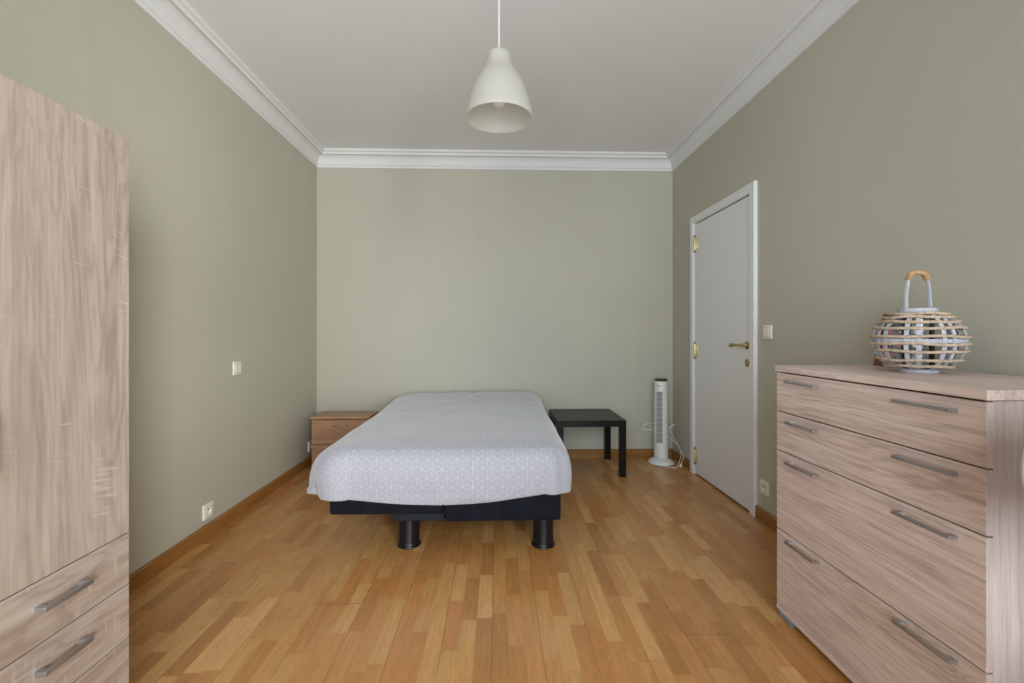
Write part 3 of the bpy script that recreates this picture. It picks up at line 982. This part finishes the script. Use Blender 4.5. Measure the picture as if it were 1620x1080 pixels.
for pair in range(8):
    for dlt in (-7.5, 7.5):
        a = math.radians(pair * 45 + dlt - 6)
        bm = nb()
        rad = Vector((math.cos(a), math.sin(a), 0)); tan = Vector((-math.sin(a), math.cos(a), 0))
        L_, R2 = [], []
        pv = []
        for i, p in enumerate(prof_l):
            w = .0062 if True else 0
            c0 = rad * p.x + Vector((0, 0, p.z)); c1 = rad * (p.x - .0025) + Vector((0, 0, p.z))
            pv.append([bm.verts.new(c0 - tan * w), bm.verts.new(c0 + tan * w), bm.verts.new(c1 + tan * w), bm.verts.new(c1 - tan * w)])
        for A, B in zip(pv[:-1], pv[1:]):
            for q in range(4):
                bm.faces.new((A[q], A[(q + 1) % 4], B[(q + 1) % 4], B[q]))
        bm.faces.new(pv[0]); bm.faces.new(pv[-1][::-1])
        obj('slat', bm, M_WICK, lan, smooth=40)
for ri, (rr, rz_) in enumerate(ropes):
    bm = nb()
    n = 200; R0 = .0029
    turns = int(2 * PI * rr / .020)
    for st in range(3):
        pts = []
        for i in range(n):
            a = 2 * PI * i / n
            wob = .0016 * math.sin(3 * a + ri * 1.7) + .0012 * math.sin(5 * a + ri * 2.9)
            ph = turns * a + st * 2 * PI / 3
            r2 = rr + .0022 * math.cos(ph) + .002
            pts.append((r2 * math.cos(a), r2 * math.sin(a), rz_ + wob + .0027 * math.sin(ph)))
        tube(bm, pts, R0, 6, closed=True)
    obj('rope', bm, M_ROPE, lan, smooth=60)
bm = nb()
lathe(bm, [(.045, .196), (.052, .196), (.052, .214), (.045, .214), (.045, .196)], 48)
obj('neck_ring', bm, M_WICK, lan, smooth=40)
bm = nb()
lathe(bm, [(0, 0), (.052, 0), (.0545, .003), (.0545, .011), (.050, .013), (0, .013)], 48)
obj('foot_ring', bm, M_WICK, lan, smooth=40)
bm = nb()
lathe(bm, [(.1175, .101), (.1195, .101), (.1195, .113), (.1175, .113), (.1175, .101)], 64)
obj('hoop', bm, M_WICK, lan, smooth=40)
k = N('jar_glass')
tr = k.new('ShaderNodeBsdfTransparent'); tr.inputs[0].default_value = (.90, .93, .92, 1)
gl = k.new('ShaderNodeBsdfGlossy'); gl.inputs['Roughness'].default_value = .03
fr = k.new('ShaderNodeFresnel'); mxs = k.new('ShaderNodeMixShader')
k.link(k.math('ADD', fr.outputs[0], .06), mxs.inputs[0]); k.link(tr.outputs[0], mxs.inputs[1]); k.link(gl.outputs[0], mxs.inputs[2])
k.link(mxs.outputs[0], k.n['Material Output'].inputs[0])
bm = nb()
lathe(bm, [(0, .0135), (.041, .0135), (.0425, .018), (.0425, .190), (.0405, .190), (.0405, .018), (0, .017)], 48)
obj('glass_jar', bm, k.m, lan, smooth=40)
# strap handle
axis = Vector((.80, -.60, 0)).normalized()
hp = []
for i in range(33):
    t = i / 32
    a = PI * t
    e = .72
    cx_ = -math.cos(a); sx_ = math.sin(a)
    r_ = .0505 - .006 * sx_
    hp.append(axis * (math.copysign(abs(cx_) ** .45, cx_) * r_) + Vector((0, 0, .206 + .130 * sx_ ** .62)))
perp = axis.cross(Vector((0, 0, 1)))


def strap(P, w, th, rnd=0):
    bm = nb(); rings = []
    for i, p in enumerate(P):
        t = (P[min(i + 1, len(P) - 1)] - P[max(i - 1, 0)]).normalized()
        nrm = t.cross(perp).normalized()
        q = []
        for kx in range(12):
            a = 2 * PI * kx / 12
            c_, s_ = math.cos(a), math.sin(a)
            ex = .45 if not rnd else 1
            q.append(bm.verts.new(p + perp * w / 2 * math.copysign(abs(c_) ** ex, c_) + nrm * th / 2 * math.copysign(abs(s_) ** ex, s_)))
        rings.append(q)
    for A, B in zip(rings[:-1], rings[1:]):
        for q in range(12): bm.faces.new((A[q], A[(q + 1) % 12], B[(q + 1) % 12], B[q]))
    bm.faces.new(rings[0][::-1]); bm.faces.new(rings[-1])
    return bm


hd = obj('handle', strap(hp, .013, .0045), M_WICK, lan, smooth=50)
arcp = [p for i, p in enumerate(hp) if p.z > .206 + .100]
dense = catmull(arcp, 10)
bm = strap(dense, .020, .014, 1)
for i, v in enumerate(bm.verts):
    ring = i // 12
    cpt = dense[ring]
    v.co = cpt + (v.co - cpt) * (1 + .10 * math.sin(ring * 1.3) + .03 * noise.noise(v.co * 900))
obj('grip_wrap', bm, plain('raffia_wrap', lin(.48, .29, .14), .9, mott=.35, mscale=120), hd, smooth=60)

# ------------------------------------------------------------------ picture frame behind it
pf = thing('picture_frame', 'reddish brown picture frame leaning on the wall behind the rope lantern', 'picture frame', (1.522, 1.715, 1.0158))
lean = math.atan2(.042, .21)
Ml = Matrix.Rotation(lean, 4, 'Y')
bm = nb()
fh, fl, fwid = .213, .085, .020
box(bm, 0, .012, -fl, -fl + fwid, 0, fh, .0015)
box(bm, 0, .012, fl - fwid, fl, 0, fh, .0015)
box(bm, 0, .012, -fl + fwid, fl - fwid, 0, fwid, .0015)
box(bm, 0, .012, -fl + fwid, fl - fwid, fh - fwid, fh, .0015)
bmesh.ops.transform(bm, matrix=Ml, verts=bm.verts)
obj('frame', bm, M_FRAME, pf)
k = N('floral_print')
tc = k.new('ShaderNodeTexCoord').outputs['Object']
vo = k.new('ShaderNodeTexVoronoi'); k.put(vo, 'Vector', tc); k.put(vo, 'Scale', 26)
vo2 = k.new('ShaderNodeTexVoronoi'); k.put(vo2, 'Vector', tc); k.put(vo2, 'Scale', 44)
c = k.mix(k.math('LESS_THAN', vo.outputs['Distance'], .42), lin(.07, .08, .10), lin(.62, .22, .33))
c = k.mix(k.math('LESS_THAN', vo2.outputs['Distance'], .25), c, lin(.60, .57, .45))
k.base(c); k.rough(.25)
bm = bx(.004, .009, -fl + fwid - .002, fl - fwid + .002, fwid - .002, fh - fwid + .002)
bmesh.ops.transform(bm, matrix=Ml, verts=bm.verts)
obj('picture', bm, k.m, pf)

# ------------------------------------------------------------------ white chair at the right edge, only its back's rim in view
M_CHAIR = plain('white_moulded_plastic', lin(.80, .81, .85), .35)
chx = thing('chair', 'white moulded chair with rounded back at the right edge beside the chest', 'chair', (1.1545, .60, 0))
bm = nb()


def shell(bm, f, nu, nv, th, nrm_flip=1):
    G = [[Vector(f(i / nu, j / nv)) for j in range(nv + 1)] for i in range(nu + 1)]
    A = [[bm.verts.new(p) for p in r] for r in G]
    for i in range(nu):
        for j in range(nv):
            bm.faces.new((A[i][j], A[i + 1][j], A[i + 1][j + 1], A[i][j + 1]))


def back(u, v):      # disc-like back, mapped square to rounded disc
    a = 2 * u - 1; b = 2 * v - 1
    x = a * math.sqrt(max(0, 1 - b * b / 2)); y = b * math.sqrt(max(0, 1 - a * a / 2))
    return (x * .232, .165 + .04 * y, .875 + y * .165)


shell(bm, back, 28, 24, .01)
co = obj('backrest', bm, M_CHAIR, chx, smooth=180)
s_ = co.modifiers.new('t', 'SOLIDIFY'); s_.thickness = .012; s_.offset = 0
bm = nb()


def seat(u, v):
    a = 2 * u - 1; b = 2 * v - 1
    x = a * math.sqrt(max(0, 1 - b * b / 2)); y = b * math.sqrt(max(0, 1 - a * a / 2))
    return (x * .22, y * .21 - .05, .445 + .02 * (x * x + y * y))


shell(bm, seat, 24, 24, .01)
co = obj('seat', bm, M_CHAIR, chx, smooth=180)
s_ = co.modifiers.new('t', 'SOLIDIFY'); s_.thickness = .014; s_.offset = 0
for sx in (-1, 1):
    bm = tube(nb(), catmull([(.10 * sx, .09, .455), (.11 * sx, .13, .55), (.11 * sx, .155, .68), (.11 * sx, .160, .83)], 5), .011, 10)
    obj('back_post', bm, M_CHAIR, chx, smooth=60)
    for sy in (-1, 1):
        bm = tube(nb(), [(.13 * sx, .12 * sy - .05, .447), (.175 * sx, .17 * sy - .05, 0)], .013, 12, rfun=lambda t: .015 - .005 * t)
        obj('leg', bm, M_CHAIR, chx, smooth=60)
